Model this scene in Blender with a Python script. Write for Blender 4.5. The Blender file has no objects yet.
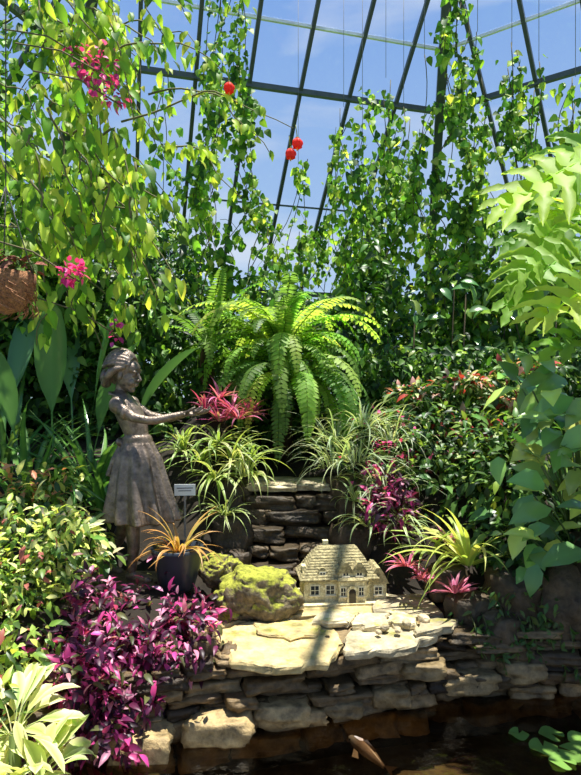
import bpy, bmesh, math, random
import numpy as np
from mathutils import Vector, Matrix, noise
rng=np.random.default_rng(7); random.seed(7)
PI=math.pi
# ------------------------------------------------------------------ mesh builder
class MB:
    def __init__(s): s.V=[];s.C=[];s.F=[];s.n=0
    def add(s,V,F,C,mat=0):
        V=np.asarray(V,float).reshape(-1,3); C=np.asarray(C,float)
        if C.ndim==1: C=np.tile(C[:3],(len(V),1))
        if isinstance(F,np.ndarray): F=[F]
        else:
            g={}
            for f in F: g.setdefault(len(f),[]).append(f)
            F=[np.array(x,int) for x in g.values()]
        for f in F:
            if len(f): s.F.append((f+s.n,mat))
        s.V.append(V); s.C.append(C); s.n+=len(V)
    def build(s,name,mats,smooth=True,parent=None,loc=None,rotz=0):
        V=np.concatenate(s.V); C=np.concatenate(s.C)
        me=bpy.data.meshes.new(name)
        loops=np.concatenate([f.ravel() for f,_ in s.F])
        tot=np.concatenate([np.full(len(f),f.shape[1]) for f,_ in s.F])
        mi=np.concatenate([np.full(len(f),m) for f,m in s.F])
        st=np.concatenate([[0],np.cumsum(tot)[:-1]])
        me.vertices.add(len(V)); me.vertices.foreach_set('co',V.astype(np.float32).ravel())
        me.loops.add(len(loops)); me.loops.foreach_set('vertex_index',loops.astype(np.int32))
        me.polygons.add(len(tot)); me.polygons.foreach_set('loop_start',st.astype(np.int32))
        me.polygons.foreach_set('material_index',mi.astype(np.int32))
        me.polygons.foreach_set('use_smooth',np.full(len(tot),bool(smooth)))
        me.update(calc_edges=True)
        a=me.color_attributes.new('Col','FLOAT_COLOR','POINT')
        a.data.foreach_set('color',np.concatenate([C,np.ones((len(C),1))],1).astype(np.float32).ravel())
        if not isinstance(mats,(list,tuple)): mats=[mats]
        for m in mats: me.materials.append(m)
        ob=bpy.data.objects.new(name,me); bpy.context.scene.collection.objects.link(ob)
        if parent: ob.parent=parent
        if loc: ob.location=loc
        ob.rotation_euler[2]=rotz
        return ob
def unit(a): return a/np.maximum(np.linalg.norm(a,axis=-1,keepdims=True),1e-9)
def inst(mb,tpl,P,D,N,L,W,C1,C2=None,mat=0):
    V,F,w=tpl; n=len(P); nv=len(V)
    D=unit(D); Y=np.cross(N,D); Y=unit(Y); Z=np.cross(D,Y)
    L=np.broadcast_to(L,(n,)); W=np.broadcast_to(W,(n,))
    X=P[:,None]+V[None,:,0,None]*D[:,None]*L[:,None,None]+V[None,:,1,None]*Y[:,None]*W[:,None,None]+V[None,:,2,None]*Z[:,None]*L[:,None,None]
    if C2 is None: C2=C1*0.85
    C=C1[:,None]*(1-w[None,:,None])+C2[:,None]*w[None,:,None]
    fs=[(f[None]+(np.arange(n)*nv)[:,None,None]).reshape(-1,f.shape[1]) for f in F]
    s=mb.n
    for f in fs: mb.F.append((f+s,mat))
    mb.V.append(X.reshape(-1,3)); mb.C.append(C.reshape(-1,3)); mb.n+=n*nv
def leaf_tpl(st,fold=.15):
    V=[];w=[];F3=[];F4=[]
    V.append((st[0][0],0,st[0][2]));w.append(0)
    for x,h,z in st[1:-1]:
        V+=[(x,-h,z+fold*h),(x,0,z),(x,h,z+fold*h)]; w+=[1,0,1]
    V.append((st[-1][0],0,st[-1][2]));w.append(.6)
    n=len(st)-2; e=len(V)-1
    F3+=[(0,1,2),(0,2,3)]
    for i in range(n-1):
        a=1+3*i;b=a+3
        F4+=[(a,b,b+1,a+1),(a+1,b+1,b+2,a+2)]
    a=1+3*(n-1); F3+=[(a,e,a+1),(a+1,e,a+2)]
    F=[np.array(F3,int)]
    if F4: F.append(np.array(F4,int))
    return np.array(V,float),F,np.array(w,float)
T_OV=leaf_tpl([(0,0,0),(.3,.42,.02),(.65,.36,-.03),(1,0,-.16)])
T_LONG=leaf_tpl([(0,0,0),(.25,.45,.03),(.55,.5,.0),(.82,.25,-.09),(1,0,-.2)])
T_HEART=leaf_tpl([(0,0,0),(-.06,.3,0),(.2,.52,.02),(.6,.34,-.03),(1,0,-.14)])
T_PIN=leaf_tpl([(0,0,0),(.2,.5,0),(.7,.4,-.04),(1,0,-.1)],.05)
def pal(cols,n,j=.25,p=None):
    cols=np.array(cols,float); i=rng.choice(len(cols),n,p=p)
    c=cols[i]*(1+j*rng.uniform(-1,1,(n,1)))*(1+.12*rng.uniform(-1,1,(n,3)))
    return np.clip(c,0,.95)
def rdir(n): return unit(rng.normal(size=(n,3)))
def bush(mb,c,r,n,L,W,cols,tpl=T_OV,inner=.55,down=.3,p=None,c2=None,j=.3,clump=.0,mat=0):
    d=rdir(n); rad=rng.uniform(inner**3,1,n)**(1/3)
    P=np.array(c)+d*np.array(r)*rad[:,None]
    if clump:
        k=np.array([noise.noise(Vector(q*6)) for q in P]); P=P+d*(k*clump)[:,None]
    D=unit(d*.7+rdir(n)*.8+np.array([0,0,-down])); N=unit(np.array([0,-.25,1.])+d*.4+rdir(n)*.55)
    s=rng.uniform(.6,1.3,n)
    inst(mb,tpl,P,D,N,L*s,W*s,pal(cols,n,j,p),None if c2 is None else pal(c2,n,j),mat)
def boxfill(mb,lo,hi,n,L,W,cols,tpl=T_OV,p=None,topf=None,down=.5):
    P=rng.uniform(lo,hi,(n,3))
    if topf is not None:
        t=np.array([topf(x,y) for x,y,_ in P]); P[:,2]=lo[2]+(P[:,2]-lo[2])/(hi[2]-lo[2])*(t-lo[2])
    D=unit(rdir(n)+np.array([0,-.4,-down])); N=unit(np.array([0,-.5,.8])+rdir(n)*.7)
    s=rng.uniform(.6,1.3,n); inst(mb,tpl,P,D,N,L*s,W*s,pal(cols,n,.35,p))
def straps(mb,P,az,el,L,W,droop,C1,C2=None,seg=9,shape='blade',fold=.25,tip=None,mat=0):
    n=len(P); s=np.linspace(0,1,seg+1); P=np.asarray(P,float)
    az,el,L,W,droop=[np.broadcast_to(np.asarray(q,float),(n,)) for q in (az,el,L,W,droop)]
    th=np.maximum(el[:,None]-droop[:,None]*s**1.3,-1.5)
    tm=(th[:,1:]+th[:,:-1])/2; ds=(L/seg)[:,None]
    H=np.concatenate([np.zeros((n,1)),np.cumsum(np.cos(tm)*ds,1)],1)
    Z=np.concatenate([np.zeros((n,1)),np.cumsum(np.sin(tm)*ds,1)],1)
    wob=rng.uniform(-.25,.25,n)[:,None]*s**2
    a=az[:,None]+wob
    ca,sa=np.cos(a),np.sin(a)
    pos=np.stack([P[:,0:1]+ca*H,P[:,1:2]+sa*H,P[:,2:3]+Z],-1)
    side=np.stack([-sa,ca,0*sa],-1); nor=np.stack([-np.sin(th)*ca,-np.sin(th)*sa,np.cos(th)],-1)
    if shape=='blade': w=(1-s**2.6)*(.55+.45*np.sin(PI*np.minimum(s*1.1,1)))
    elif shape=='paddle': w=np.where(s<.4,.05,np.sin(PI*np.clip((s-.4)/.6,0,1))**.6)+.01
    elif shape=='oval': w=np.sin(PI*np.clip(s*.96+.04,0,1))**.7
    else: w=1-s*.9
    w=w[None,:,None]*W[:,None,None]*.5
    tw=rng.uniform(-.35,.35,n)[:,None,None]; side2=side*np.cos(tw)+nor*np.sin(tw); nor2=np.cross(np.stack([ca*np.cos(th),sa*np.cos(th),np.sin(th)],-1),side2)
    Vv=np.stack([pos-side2*w+nor2*w*fold,pos,pos+side2*w+nor2*w*fold],2)
    C1=np.asarray(C1,float); C1=np.tile(C1,(n,1)) if C1.ndim==1 else C1
    if C2 is None: C2=C1*.8
    C2=np.asarray(C2,float); C2=np.tile(C2,(n,1)) if C2.ndim==1 else C2
    Cc=np.stack([np.stack([C2,C1,C2],1)]*(seg+1),1)
    if tip is not None:
        k=(s**2)[None,:,None,None]; Cc=Cc*(1-k)+np.array(tip)*k
    nv=(seg+1)*3; F=[]
    for i in range(seg):
        b=3*i; F+=[(b,b+1,b+4,b+3),(b+1,b+2,b+5,b+4)]
    F=np.array(F); F=(F[None]+(np.arange(n)*nv)[:,None,None]).reshape(-1,4)
    mb.add(Vv.reshape(-1,3),F,Cc.reshape(-1,3),mat)
def rosette(mb,c,n,L,W,C1,C2=None,el=(.1,1.3),droop=(.8,1.8),shape='blade',tip=None,spread=.03,j=.2,az=None,seg=9):
    a=rng.uniform(0,2*PI,n) if az is None else rng.uniform(az[0],az[1],n)
    e=rng.uniform(el[0],el[1],n)
    P=np.array(c)+np.stack([np.cos(a),np.sin(a),0*a],1)*spread*rng.uniform(0,1,(n,1))
    c1=pal([C1],n,j) if np.ndim(C1)==1 else pal(C1,n,j)
    c2=None if C2 is None else (pal([C2],n,j) if np.ndim(C2)==1 else pal(C2,n,j))
    straps(mb,P,a,e,L*rng.uniform(.65,1.1,n),W*rng.uniform(.75,1.15,n),rng.uniform(droop[0],droop[1],n),c1,c2,seg,shape,tip=tip)
def tube(mb,pts,rad,sides=8,C=(.1,.1,.1),mat=0,flat=1.0):
    pts=np.array(pts,float); n=len(pts); rad=np.broadcast_to(rad,(n,))
    T=np.gradient(pts,axis=0); T=unit(T); up=np.array([0,0,1.]) if abs(T[0][2])<.9 else np.array([0,1.,0])
    V=[]
    for i in range(n):
        x=unit(np.cross(up,T[i])); y=np.cross(T[i],x); up=y if i==0 else unit(up-T[i]*np.dot(up,T[i]))
        x=unit(np.cross(up,T[i])); y=np.cross(T[i],x)
        for k in range(sides):
            a=2*PI*(k+.5)/sides; V.append(pts[i]+rad[i]*(math.cos(a)*x+math.sin(a)*y*flat))
    F=[]
    for i in range(n-1):
        for k in range(sides):
            a=i*sides+k;b=i*sides+(k+1)%sides; F.append((a,b,b+sides,a+sides))
    F.append(tuple(range(sides))[::-1]); F.append(tuple((n-1)*sides+k for k in range(sides)))
    mb.add(V,F,C,mat)
def rings(mb,R,C,mat=0,cap=True):
    k=len(R[0]); V=np.concatenate([np.array(r,float) for r in R]); F=[]
    for i in range(len(R)-1):
        for j in range(k):
            a=i*k+j;b=i*k+(j+1)%k; F.append((a,b,b+k,a+k))
    if cap: F.append(tuple(range(k))[::-1]); F.append(tuple((len(R)-1)*k+j for j in range(k)))
    mb.add(V,F,C,mat)
def ell(mb,c,r,C=(.1,.1,.1),mat=0,seg=20,rg=12,rot=None):
    R=[]
    for i in range(rg+1):
        p=PI*(i+.02*(i==0)-.02*(i==rg))/rg
        ring=[]
        for k in range(seg):
            a=2*PI*k/seg; v=np.array([math.sin(p)*math.cos(a)*r[0],math.sin(p)*math.sin(a)*r[1],-math.cos(p)*r[2]])
            if rot is not None: v=np.array(rot@Vector(v))
            ring.append(v+np.array(c))
        R.append(ring)
    rings(mb,R,C,mat)
def lathe(mb,prof,c,seg=24,C=(.1,.1,.1),mat=0,cap=True,lob=0,nl=5):
    R=[[ (c[0]+r*(1+lob*math.cos(nl*2*PI*k/seg))*math.cos(2*PI*k/seg),c[1]+r*(1+lob*math.cos(nl*2*PI*k/seg))*math.sin(2*PI*k/seg),c[2]+z) for k in range(seg)] for r,z in prof]
    rings(mb,R,C,mat,cap)
def box(mb,c,s,C,mat=0):
    x,y,z=[q/2 for q in s]
    V=[(c[0]+a*x,c[1]+b*y,c[2]+d*z) for d in(-1,1) for a,b in((-1,-1),(1,-1),(1,1),(-1,1))]
    mb.add(V,[(3,2,1,0),(4,5,6,7),(0,1,5,4),(1,2,6,5),(2,3,7,6),(3,0,4,7)],C,mat)
def rocktpl(cuts):
    b=bmesh.new(); bmesh.ops.create_cube(b,size=2); bmesh.ops.subdivide_edges(b,edges=b.edges[:],cuts=cuts,use_grid_fill=True)
    r=(np.array([v.co[:] for v in b.verts]),[tuple(v.index for v in f.verts) for f in b.faces]); b.free(); return r
RLO=rocktpl(7); RHI=rocktpl(28)
def stone(mb,c,s,C,rotz=0,rnd=.25,disp=.12,fr=1.6,tilt=0,hi=False,rough=0):
    RV,RF=RHI if hi else RLO
    o=Vector(rng.uniform(-50,50,3))
    sp=unit(RV)*1.15; V=RV*(1-rnd)+sp*rnd
    out=[]
    for v in V:
        q=Vector(v)*fr+o
        d=noise.noise(q)*disp+noise.noise(q*2.7)*disp*.45
        if rough: d+=noise.noise(q*5)*rough*.5+noise.noise(q*11)*rough*.3-max(0,abs(noise.noise(q*1.9))*-6+.5)*rough*1.5
        out.append(v*(1+d))
    V=np.array(out)*np.array(s)/2
    R=np.array((Matrix.Rotation(rotz,3,'Z')@Matrix.Rotation(tilt,3,'Y')))
    mb.add(V@R.T+np.array(c),RF,np.array(C)*rng.uniform(.75,1.2))
def flag(mb,poly,z,th,C):
    pts=[];n=len(poly)
    for i in range(n):
        a=np.array(poly[i]);b=np.array(poly[(i+1)%n])
        for t in np.linspace(0,1,6)[:-1]: pts.append(a+(b-a)*t+rng.normal(0,.008,2))
    cx=np.mean(pts,axis=0); R=[]
    tz=rng.uniform(-.02,.02,2)
    for sc,zz in ((.95,z-th),(1.0,z-th*.8),(1.015,z-th*.4),(1.0,z-.008),(.97,z)):
        R.append([(*(cx+(p-cx)*sc+rng.normal(0,.003,2)),zz+.010*noise.noise(Vector((p[0]*7,p[1]*7,zz)))+np.dot(p-cx,tz)) for p in pts])
    rings(mb,R,np.array(C)*rng.uniform(.85,1.15))
# ------------------------------------------------------------------ materials
def mat(name):
    m=bpy.data.materials.new(name); m.use_nodes=True; nt=m.node_tree; nt.nodes.clear(); return m,nt,nt.nodes,nt.links
def leafmat(name,tr=.4,rough=.42,boost=1.7,spec=.4):
    m,nt,N,L=mat(name); o=N.new('ShaderNodeOutputMaterial'); b=N.new('ShaderNodeBsdfPrincipled')
    a=N.new('ShaderNodeAttribute'); a.attribute_name='Col'
    b.inputs['Roughness'].default_value=rough; b.inputs['Specular IOR Level'].default_value=spec
    L.new(a.outputs['Color'],b.inputs['Base Color'])
    t=N.new('ShaderNodeBsdfTranslucent'); mu=N.new('ShaderNodeVectorMath'); mu.operation='MULTIPLY'; mu.inputs[1].default_value=(boost*1.05,boost,boost*.5)
    L.new(a.outputs['Color'],mu.inputs[0]); L.new(mu.outputs[0],t.inputs['Color'])
    mx=N.new('ShaderNodeMixShader'); mx.inputs[0].default_value=tr
    L.new(b.outputs[0],mx.inputs[1]); L.new(t.outputs[0],mx.inputs[2]); L.new(mx.outputs[0],o.inputs[0]); return m
LEAF=leafmat('leaf',.35); LEAFG=leafmat('leaf_glossy',.22,.25,1.5,.55); LEAFT=leafmat('leaf_thin',.5,.5,2.1,.3); PETAL=leafmat('petal',.4,.5,1.5,.3)
def solid(name,rough=.5,metal=0,var=.35,scale=30,bump=.2,moss=0,mosscol=(.09,.13,.02),spec=.4,bscale=None,mscale=None):
    m,nt,N,L=mat(name); o=N.new('ShaderNodeOutputMaterial'); b=N.new('ShaderNodeBsdfPrincipled')
    a=N.new('ShaderNodeAttribute'); a.attribute_name='Col'; tc=N.new('ShaderNodeTexCoord')
    n=N.new('ShaderNodeTexNoise'); n.inputs['Scale'].default_value=scale; n.inputs['Detail'].default_value=8; n.inputs['Roughness'].default_value=.65
    L.new(tc.outputs['Object'],n.inputs['Vector'])
    mr=N.new('ShaderNodeMapRange'); mr.inputs[1].default_value=.3; mr.inputs[2].default_value=.7; mr.inputs[3].default_value=1-var; mr.inputs[4].default_value=1+var
    L.new(n.outputs['Fac'],mr.inputs[0])
    v=N.new('ShaderNodeVectorMath'); v.operation='SCALE'; L.new(a.outputs['Color'],v.inputs[0]); L.new(mr.outputs[0],v.inputs['Scale'])
    src=v.outputs[0]
    if moss>0:
        g=N.new('ShaderNodeNewGeometry'); s=N.new('ShaderNodeSeparateXYZ'); L.new(g.outputs['Normal'],s.inputs[0])
        n2=N.new('ShaderNodeTexNoise'); n2.inputs['Scale'].default_value=mscale or scale*.25; n2.inputs['Detail'].default_value=7; n2.inputs['Roughness'].default_value=.7; L.new(tc.outputs['Object'],n2.inputs['Vector'])
        ad=N.new('ShaderNodeMath'); ad.operation='MULTIPLY_ADD'; ad.inputs[1].default_value=.4; L.new(s.outputs['Z'],ad.inputs[0]); L.new(n2.outputs['Fac'],ad.inputs[2])
        r=N.new('ShaderNodeMapRange'); r.inputs[1].default_value=1.15-moss; r.inputs[2].default_value=1.3-moss; L.new(ad.outputs[0],r.inputs[0])
        mx=N.new('ShaderNodeMix'); mx.data_type='RGBA'; L.new(r.outputs[0],mx.inputs['Factor']); L.new(src,mx.inputs['A'])
        vm=N.new('ShaderNodeVectorMath'); vm.operation='SCALE'; vm.inputs[0].default_value=mosscol; L.new(mr.outputs[0],vm.inputs['Scale']); L.new(vm.outputs[0],mx.inputs['B']); src=mx.outputs['Result']
    L.new(src,b.inputs['Base Color']); b.inputs['Roughness'].default_value=rough; b.inputs['Metallic'].default_value=metal; b.inputs['Specular IOR Level'].default_value=spec
    if bump:
        n3=n
        if bscale:
            n3=N.new('ShaderNodeTexNoise'); n3.inputs['Scale'].default_value=bscale; n3.inputs['Detail'].default_value=6; L.new(tc.outputs['Object'],n3.inputs['Vector'])
        bp=N.new('ShaderNodeBump'); bp.inputs['Strength'].default_value=bump; bp.inputs['Distance'].default_value=.02; L.new(n3.outputs['Fac'],bp.inputs['Height']); L.new(bp.outputs[0],b.inputs['Normal'])
    L.new(b.outputs[0],o.inputs[0]); return m
ROCK=solid('wet_rock',.5,0,.7,16,.9,.0,spec=.35)
ROCKM=solid('mossy_rock',.9,0,.75,26,1.0,.58,(.27,.28,.035),mscale=11)
LEDGE=solid('sunlit_flagstone',.6,0,.6,12,.8,.24,(.26,.25,.04),mscale=8)
SOIL=solid('soil',.95,0,.5,8,.8)
BRONZE=solid('bronze',.42,.55,.6,22,.3,spec=.5,bscale=70)
METAL=solid('painted_steel',.5,.3,.2,6,0)
POTM=solid('pot_glaze',.3,0,.2,10,.05)
FISHM=solid('fish_skin',.25,0,.3,20,.05)
STEM=solid('stem',.8,0,.3,20,.2)
GRASSM=solid('lawn_grass',.9,0,.5,3,.3)
COIR=solid('coir',.95,0,.6,60,1.0)
PLAST=solid('label_plastic',.4,0,.05,20,0)
GLASS,nt,N,L=mat('greenhouse_glass'); o=N.new('ShaderNodeOutputMaterial'); t=N.new('ShaderNodeBsdfTransparent'); t.inputs[0].default_value=(.95,.98,1,1)
g=N.new('ShaderNodeBsdfGlossy'); g.inputs['Roughness'].default_value=.05; mx=N.new('ShaderNodeMixShader'); mx.inputs[0].default_value=.04
L.new(t.outputs[0],mx.inputs[1]); L.new(g.outputs[0],mx.inputs[2]); L.new(mx.outputs[0],o.inputs[0])
WATER,nt,N,L=mat('pond_water'); o=N.new('ShaderNodeOutputMaterial'); t=N.new('ShaderNodeBsdfTransparent'); t.inputs[0].default_value=(.50,.43,.33,1)
g=N.new('ShaderNodeBsdfGlossy'); g.inputs['Roughness'].default_value=.04; fr=N.new('ShaderNodeFresnel'); fr.inputs[0].default_value=1.6
tc=N.new('ShaderNodeTexCoord'); nz=N.new('ShaderNodeTexNoise'); nz.inputs['Scale'].default_value=9; nz.inputs['Detail'].default_value=4; bp=N.new('ShaderNodeBump'); bp.inputs['Strength'].default_value=.35; bp.inputs['Distance'].default_value=.03
L.new(tc.outputs['Object'],nz.inputs['Vector']); L.new(nz.outputs['Fac'],bp.inputs['Height']); L.new(bp.outputs[0],g.inputs['Normal']); L.new(bp.outputs[0],fr.inputs['Normal'])
mx=N.new('ShaderNodeMixShader'); L.new(fr.outputs[0],mx.inputs[0]); L.new(t.outputs[0],mx.inputs[1]); L.new(g.outputs[0],mx.inputs[2]); L.new(mx.outputs[0],o.inputs[0])
CST,nt,N,L=mat('cottage_stone'); o=N.new('ShaderNodeOutputMaterial'); b=N.new('ShaderNodeBsdfPrincipled'); b.inputs['Roughness'].default_value=.85
tc=N.new('ShaderNodeTexCoord'); vo=N.new('ShaderNodeTexVoronoi'); vo.inputs['Scale'].default_value=55; L.new(tc.outputs['Object'],vo.inputs['Vector'])
vd=N.new('ShaderNodeTexVoronoi'); vd.feature='DISTANCE_TO_EDGE'; vd.inputs['Scale'].default_value=55; L.new(tc.outputs['Object'],vd.inputs['Vector'])
cr=N.new('ShaderNodeValToRGB'); cr.color_ramp.elements[0].color=(.48,.39,.19,1); cr.color_ramp.elements[1].color=(.85,.77,.48,1); L.new(vo.outputs['Color'],cr.inputs[0])
r=N.new('ShaderNodeMapRange'); r.inputs[2].default_value=.05; r.inputs[3].default_value=.4; L.new(vd.outputs['Distance'],r.inputs[0])
v=N.new('ShaderNodeVectorMath'); v.operation='SCALE'; L.new(cr.outputs[0],v.inputs[0]); L.new(r.outputs[0],v.inputs['Scale']); L.new(v.outputs[0],b.inputs['Base Color']); L.new(b.outputs[0],o.inputs[0])
CROOF=solid('cottage_shingles',.85,0,.7,45,.9,.22,(.20,.21,.05),mscale=14)
# ------------------------------------------------------------------ greenhouse
ctr=np.array([.9,1.6])
RING=np.array([(-3.5,2.4),(-2.19,6.24),(1.84,7.4),(5.0,4.96),(5.8,1.0),(4,-3),(-1,-4),(-4,-2)],float)
def ringpt(i,s): p=ctr+(RING[i%8]-ctr)*s; return np.array([p[0],p[1],5+5.3*(1-s)])
fm=MB(); DK=(.09,.11,.12)
for i in range(8):
    for s,w,c in ((1.0,.042,DK),(1.377,.05,DK),(1.19,.014,DK),(.911,.022,(.85,.87,.87)),(.58,.03,DK)):
        tube(fm,[ringpt(i,s),ringpt(i+1,s)],w,4,c)
    tube(fm,[ringpt(i,1.377),ringpt(i,.58)],.075,4,DK)
    e=ringpt(i,1.377); tube(fm,[(e[0],e[1],-.4),e],.07,4,DK)
    a=ringpt(i,.58); tube(fm,[a,(ctr[0],ctr[1],8.3)],.05,4,DK)
    A=RING[i];B=RING[(i+1)%8]; ed=B-A; Ln=np.linalg.norm(ed); u=ed/Ln
    nrm=np.array([-u[1],u[0]])
    if np.dot(nrm,ctr-A)<0: nrm=-nrm
    dist=np.dot(nrm,ctr-A); tcn=np.dot(ctr-A,u)/Ln; nr=7
    for k in range(1,nr):
        t=k/nr; P=A+ed*t
        amax=min(dist*.42,dist*(t/tcn if t<tcn else (1-t)/(1-tcn)))
        o_=P-nrm*.377*dist; i_=P+nrm*amax; sl=5.3/dist
        tube(fm,[(o_[0],o_[1],3.0),(i_[0],i_[1],5+amax*sl)],.03,4,DK)
        tube(fm,[(o_[0],o_[1],-.3),(o_[0],o_[1],3.0)],.025,4,DK)
fm.build('greenhouse_frame',METAL,False)
for i in range(8):
    g=MB()
    e0,e1=ringpt(i,1.377),ringpt(i+1,1.377)
    V=[(e0[0],e0[1],-.4),(e1[0],e1[1],-.4),e0,e1,ringpt(i,.58),ringpt(i+1,.58),(ctr[0],ctr[1],8.3)]
    g.add([np.array(q)+np.array([0,0,.03]) for q in V],[(0,1,3,2),(2,3,5,4),(4,5,6)],(1,1,1)); g.build('window_%d'%(i+1),GLASS,False)
g=MB(); V=[];F=[]
for i in range(8):
    e=ringpt(i,1.42); q=ctr+unit(RING[i]-ctr)*90; V+=[(e[0],e[1],-.1),(q[0],q[1],-.1)]
for i in range(8): a=2*i;b=2*((i+1)%8); F.append((a,b,b+1,a+1))
g.add(V,F,(.06,.13,.03)); g.build('lawn',GRASSM,False)
# ------------------------------------------------------------------ terrain
wx=[-4.5,-3,-1.6,-.8,-.21,.45,1.14,2.5,5.5]; wy=[2.0,2.2,2.35,2.63,2.8,2.99,3.12,3.1,2.9]
def yw(x): return float(np.interp(x,wx,wy))
def ss(a,b,x): t=min(max((x-a)/(b-a),0),1); return t*t*(3-2*t)
def H(x,y):
    v=y-yw(x); z=.30
    z+=.18*ss(-.40,-.6,x)*ss(.12,.5,v)
    z+=.12*ss(.75,1.1,x)*ss(.1,.5,v)
    if x<-.45 or x>.5: z+=.55*ss(3.5,4.3,y)
    else: z+=.5*ss(3.75,4.5,y)
    z+=.35*ss(4.3,6,y)
    z+=.42*math.exp(-((x+.6)**2/.10+(y-4.55)**2/.12))
    z+=.35*math.exp(-((x-.65)**2/.12+(y-4.6)**2/.12))
    return z+.02*noise.noise(Vector((x*3,y*3,0)))
g=MB(); xs=np.linspace(-4.4,5.4,150); vs=np.concatenate([[0,0.001],np.linspace(.05,6.2,110)]); V=[];F=[]
for j,v in enumerate(vs):
    for x in xs:
        y=yw(x)+.12+v
        V.append((x,y,-.45 if j==0 else H(x,y)))
nx=len(xs)
for j in range(len(vs)-1):
    for i in range(nx-1): a=j*nx+i; F.append((a,a+1,a+nx+1,a+nx))
g.add(V,F,(.018,.013,.008)); g.build('ground',SOIL)
g=MB(); box(g,(.5,-1.4,-.05),(8.6,5.2,.3),(.25,.23,.2)); g.build('floor',SOIL,False)
g=MB(); V=[(-4.4,1.2,-.27),(5.4,1.2,-.27),(5.4,3.5,-.27),(-4.4,3.5,-.27)]; g.add(V,[(0,1,2,3)],(.13,.095,.05)); g.build('pond_bed',SOIL,False)
g=MB(); V=[(-4.2,1.2,0),(5.2,1.2,0),(5.2,3.3,0),(-4.2,3.3,0)]; g.add(V,[(0,1,2,3)],(.1,.1,.1)); g.build('pond_water',WATER,False)
# retaining wall of stacked stones along the pond edge
g=MB()
z=-.12; CC=[(.24,.155,.07),(.15,.10,.045),(.34,.24,.12),(.07,.046,.025)]
hs=[.11,.085,.06,.05,.065,.05,.045]
for row in range(7):
    h=hs[row]; x=-1.9+rng.uniform(0,.15)
    while x<2.6:
        L_=rng.uniform(.09,.40) if row>1 else rng.uniform(.16,.34); xm=x+L_/2; sl=(yw(xm+.05)-yw(xm-.05))/.1
        c=np.array(CC[rng.integers(4)])*.62
        if row<=1: c=np.array((.40,.27,.12))*rng.uniform(.4,.85)  # bottom courses paler: sunlight put into the stone colour
        if xm>.75: c=c*.55  # right end darkened: shade under the overhanging plants painted in
        hh=h*rng.uniform(.75,1.15)
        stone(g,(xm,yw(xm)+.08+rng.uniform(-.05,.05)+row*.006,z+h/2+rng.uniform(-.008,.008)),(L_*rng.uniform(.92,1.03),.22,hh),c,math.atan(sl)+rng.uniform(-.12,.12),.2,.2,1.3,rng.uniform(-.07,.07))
        x+=L_
    z+=h*.97
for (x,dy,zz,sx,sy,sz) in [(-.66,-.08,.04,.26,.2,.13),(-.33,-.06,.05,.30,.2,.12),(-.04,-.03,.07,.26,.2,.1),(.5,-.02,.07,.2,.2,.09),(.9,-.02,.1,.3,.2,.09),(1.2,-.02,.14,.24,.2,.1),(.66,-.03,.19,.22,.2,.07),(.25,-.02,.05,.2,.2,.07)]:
    stone(g,(x,yw(x)+dy+.05,zz),(sx,sy,sz),np.array((.34,.245,.115))*(1 if x<0 else .55),.1+rng.uniform(-.1,.1),.25,.2,1.3)  # lit left and shaded right painted into the stone colour
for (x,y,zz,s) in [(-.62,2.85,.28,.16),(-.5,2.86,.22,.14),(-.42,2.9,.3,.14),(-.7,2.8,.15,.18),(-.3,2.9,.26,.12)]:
    stone(g,(x,y,zz),(s*.8,s,s*1.5),(.12,.08,.04),.3,.4,.25)
g.build('stone_retaining_wall',ROCK)
g=MB(); T=(.50,.385,.175); G_=(.38,.32,.20); LT=(.52,.44,.27)
flag(g,[(-.40,3.08),(-.27,2.77),(-.05,2.72),(.17,2.77),(.26,2.96),(.21,3.26),(-.2,3.22)],.345,.05,T)
flag(g,[(.25,2.83),(.52,2.88),(.74,3.04),(.67,3.22),(.42,3.2),(.29,3.05)],.35,.045,G_)
flag(g,[(-.05,3.27),(.2,3.29),(.42,3.23),(.5,3.5),(.35,3.72),(-.05,3.7)],.352,.05,T)
flag(g,[(.44,3.24),(.68,3.25),(.85,3.3),(.8,3.6),(.52,3.6)],.36,.05,G_)
flag(g,[(-.45,3.12),(-.22,3.25),(-.07,3.28),(-.08,3.7),(-.4,3.6)],.34,.05,T)
flag(g,[(-.16,3.02),(.0,2.97),(.14,3.02),(.16,3.14),(-.02,3.2),(-.18,3.14)],.362,.02,T)
flag(g,[(.33,3.08),(.47,3.06),(.52,3.2),(.36,3.25)],.385,.04,LT)
flag(g,[(.12,3.14),(.3,3.12),(.36,3.24),(.2,3.32)],.382,.035,LT)
flag(g,[(.5,3.12),(.62,3.08),(.68,3.18),(.56,3.26)],.385,.035,LT)
flag(g,[(.62,2.99),(.82,3.08),(.9,3.2),(.7,3.2)],.375,.04,np.array(G_)*.7)
g.build('flagstone_ledge',LEDGE,False)
g=MB()
for i,(y,z,w) in enumerate([(3.85,.42,.62),(3.93,.52,.6),(4.02,.62,.56),(4.1,.71,.54),(4.18,.8,.52)]):
    x=-.34
    while x<.3:
        l=rng.uniform(.16,.4); stone(g,(x+l/2,y+.12+rng.uniform(-.05,.05),z),(l,.34,rng.uniform(.075,.11)),np.array((.065,.045,.024))*rng.uniform(.5,1.5),rng.uniform(-.15,.15),.25,.2,1.4,rng.uniform(-.06,.06)); x+=l*.95
stone(g,(-.14,4.34,.90),(.36,.36,.055),(.5,.42,.27),.03,.15,.14); stone(g,(.16,4.38,.895),(.28,.32,.05),(.42,.36,.24),-.08,.15,.14)  # top slabs much paler than the steps: sunlight painted into their colour
for (x,y,z,s) in [(-.42,4.0,.6,.28),(-.45,4.25,.8,.3),(.42,4.0,.55,.26),(.42,4.25,.8,.3),(-.38,3.85,.45,.2),(.36,3.82,.42,.16)]:
    stone(g,(x,y,z),(s,s,s*1.1),(.05,.035,.022),.4,.5,.25)
g.build('stepped_stone_waterfall',ROCK)
MC=(.14,.11,.065)
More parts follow.
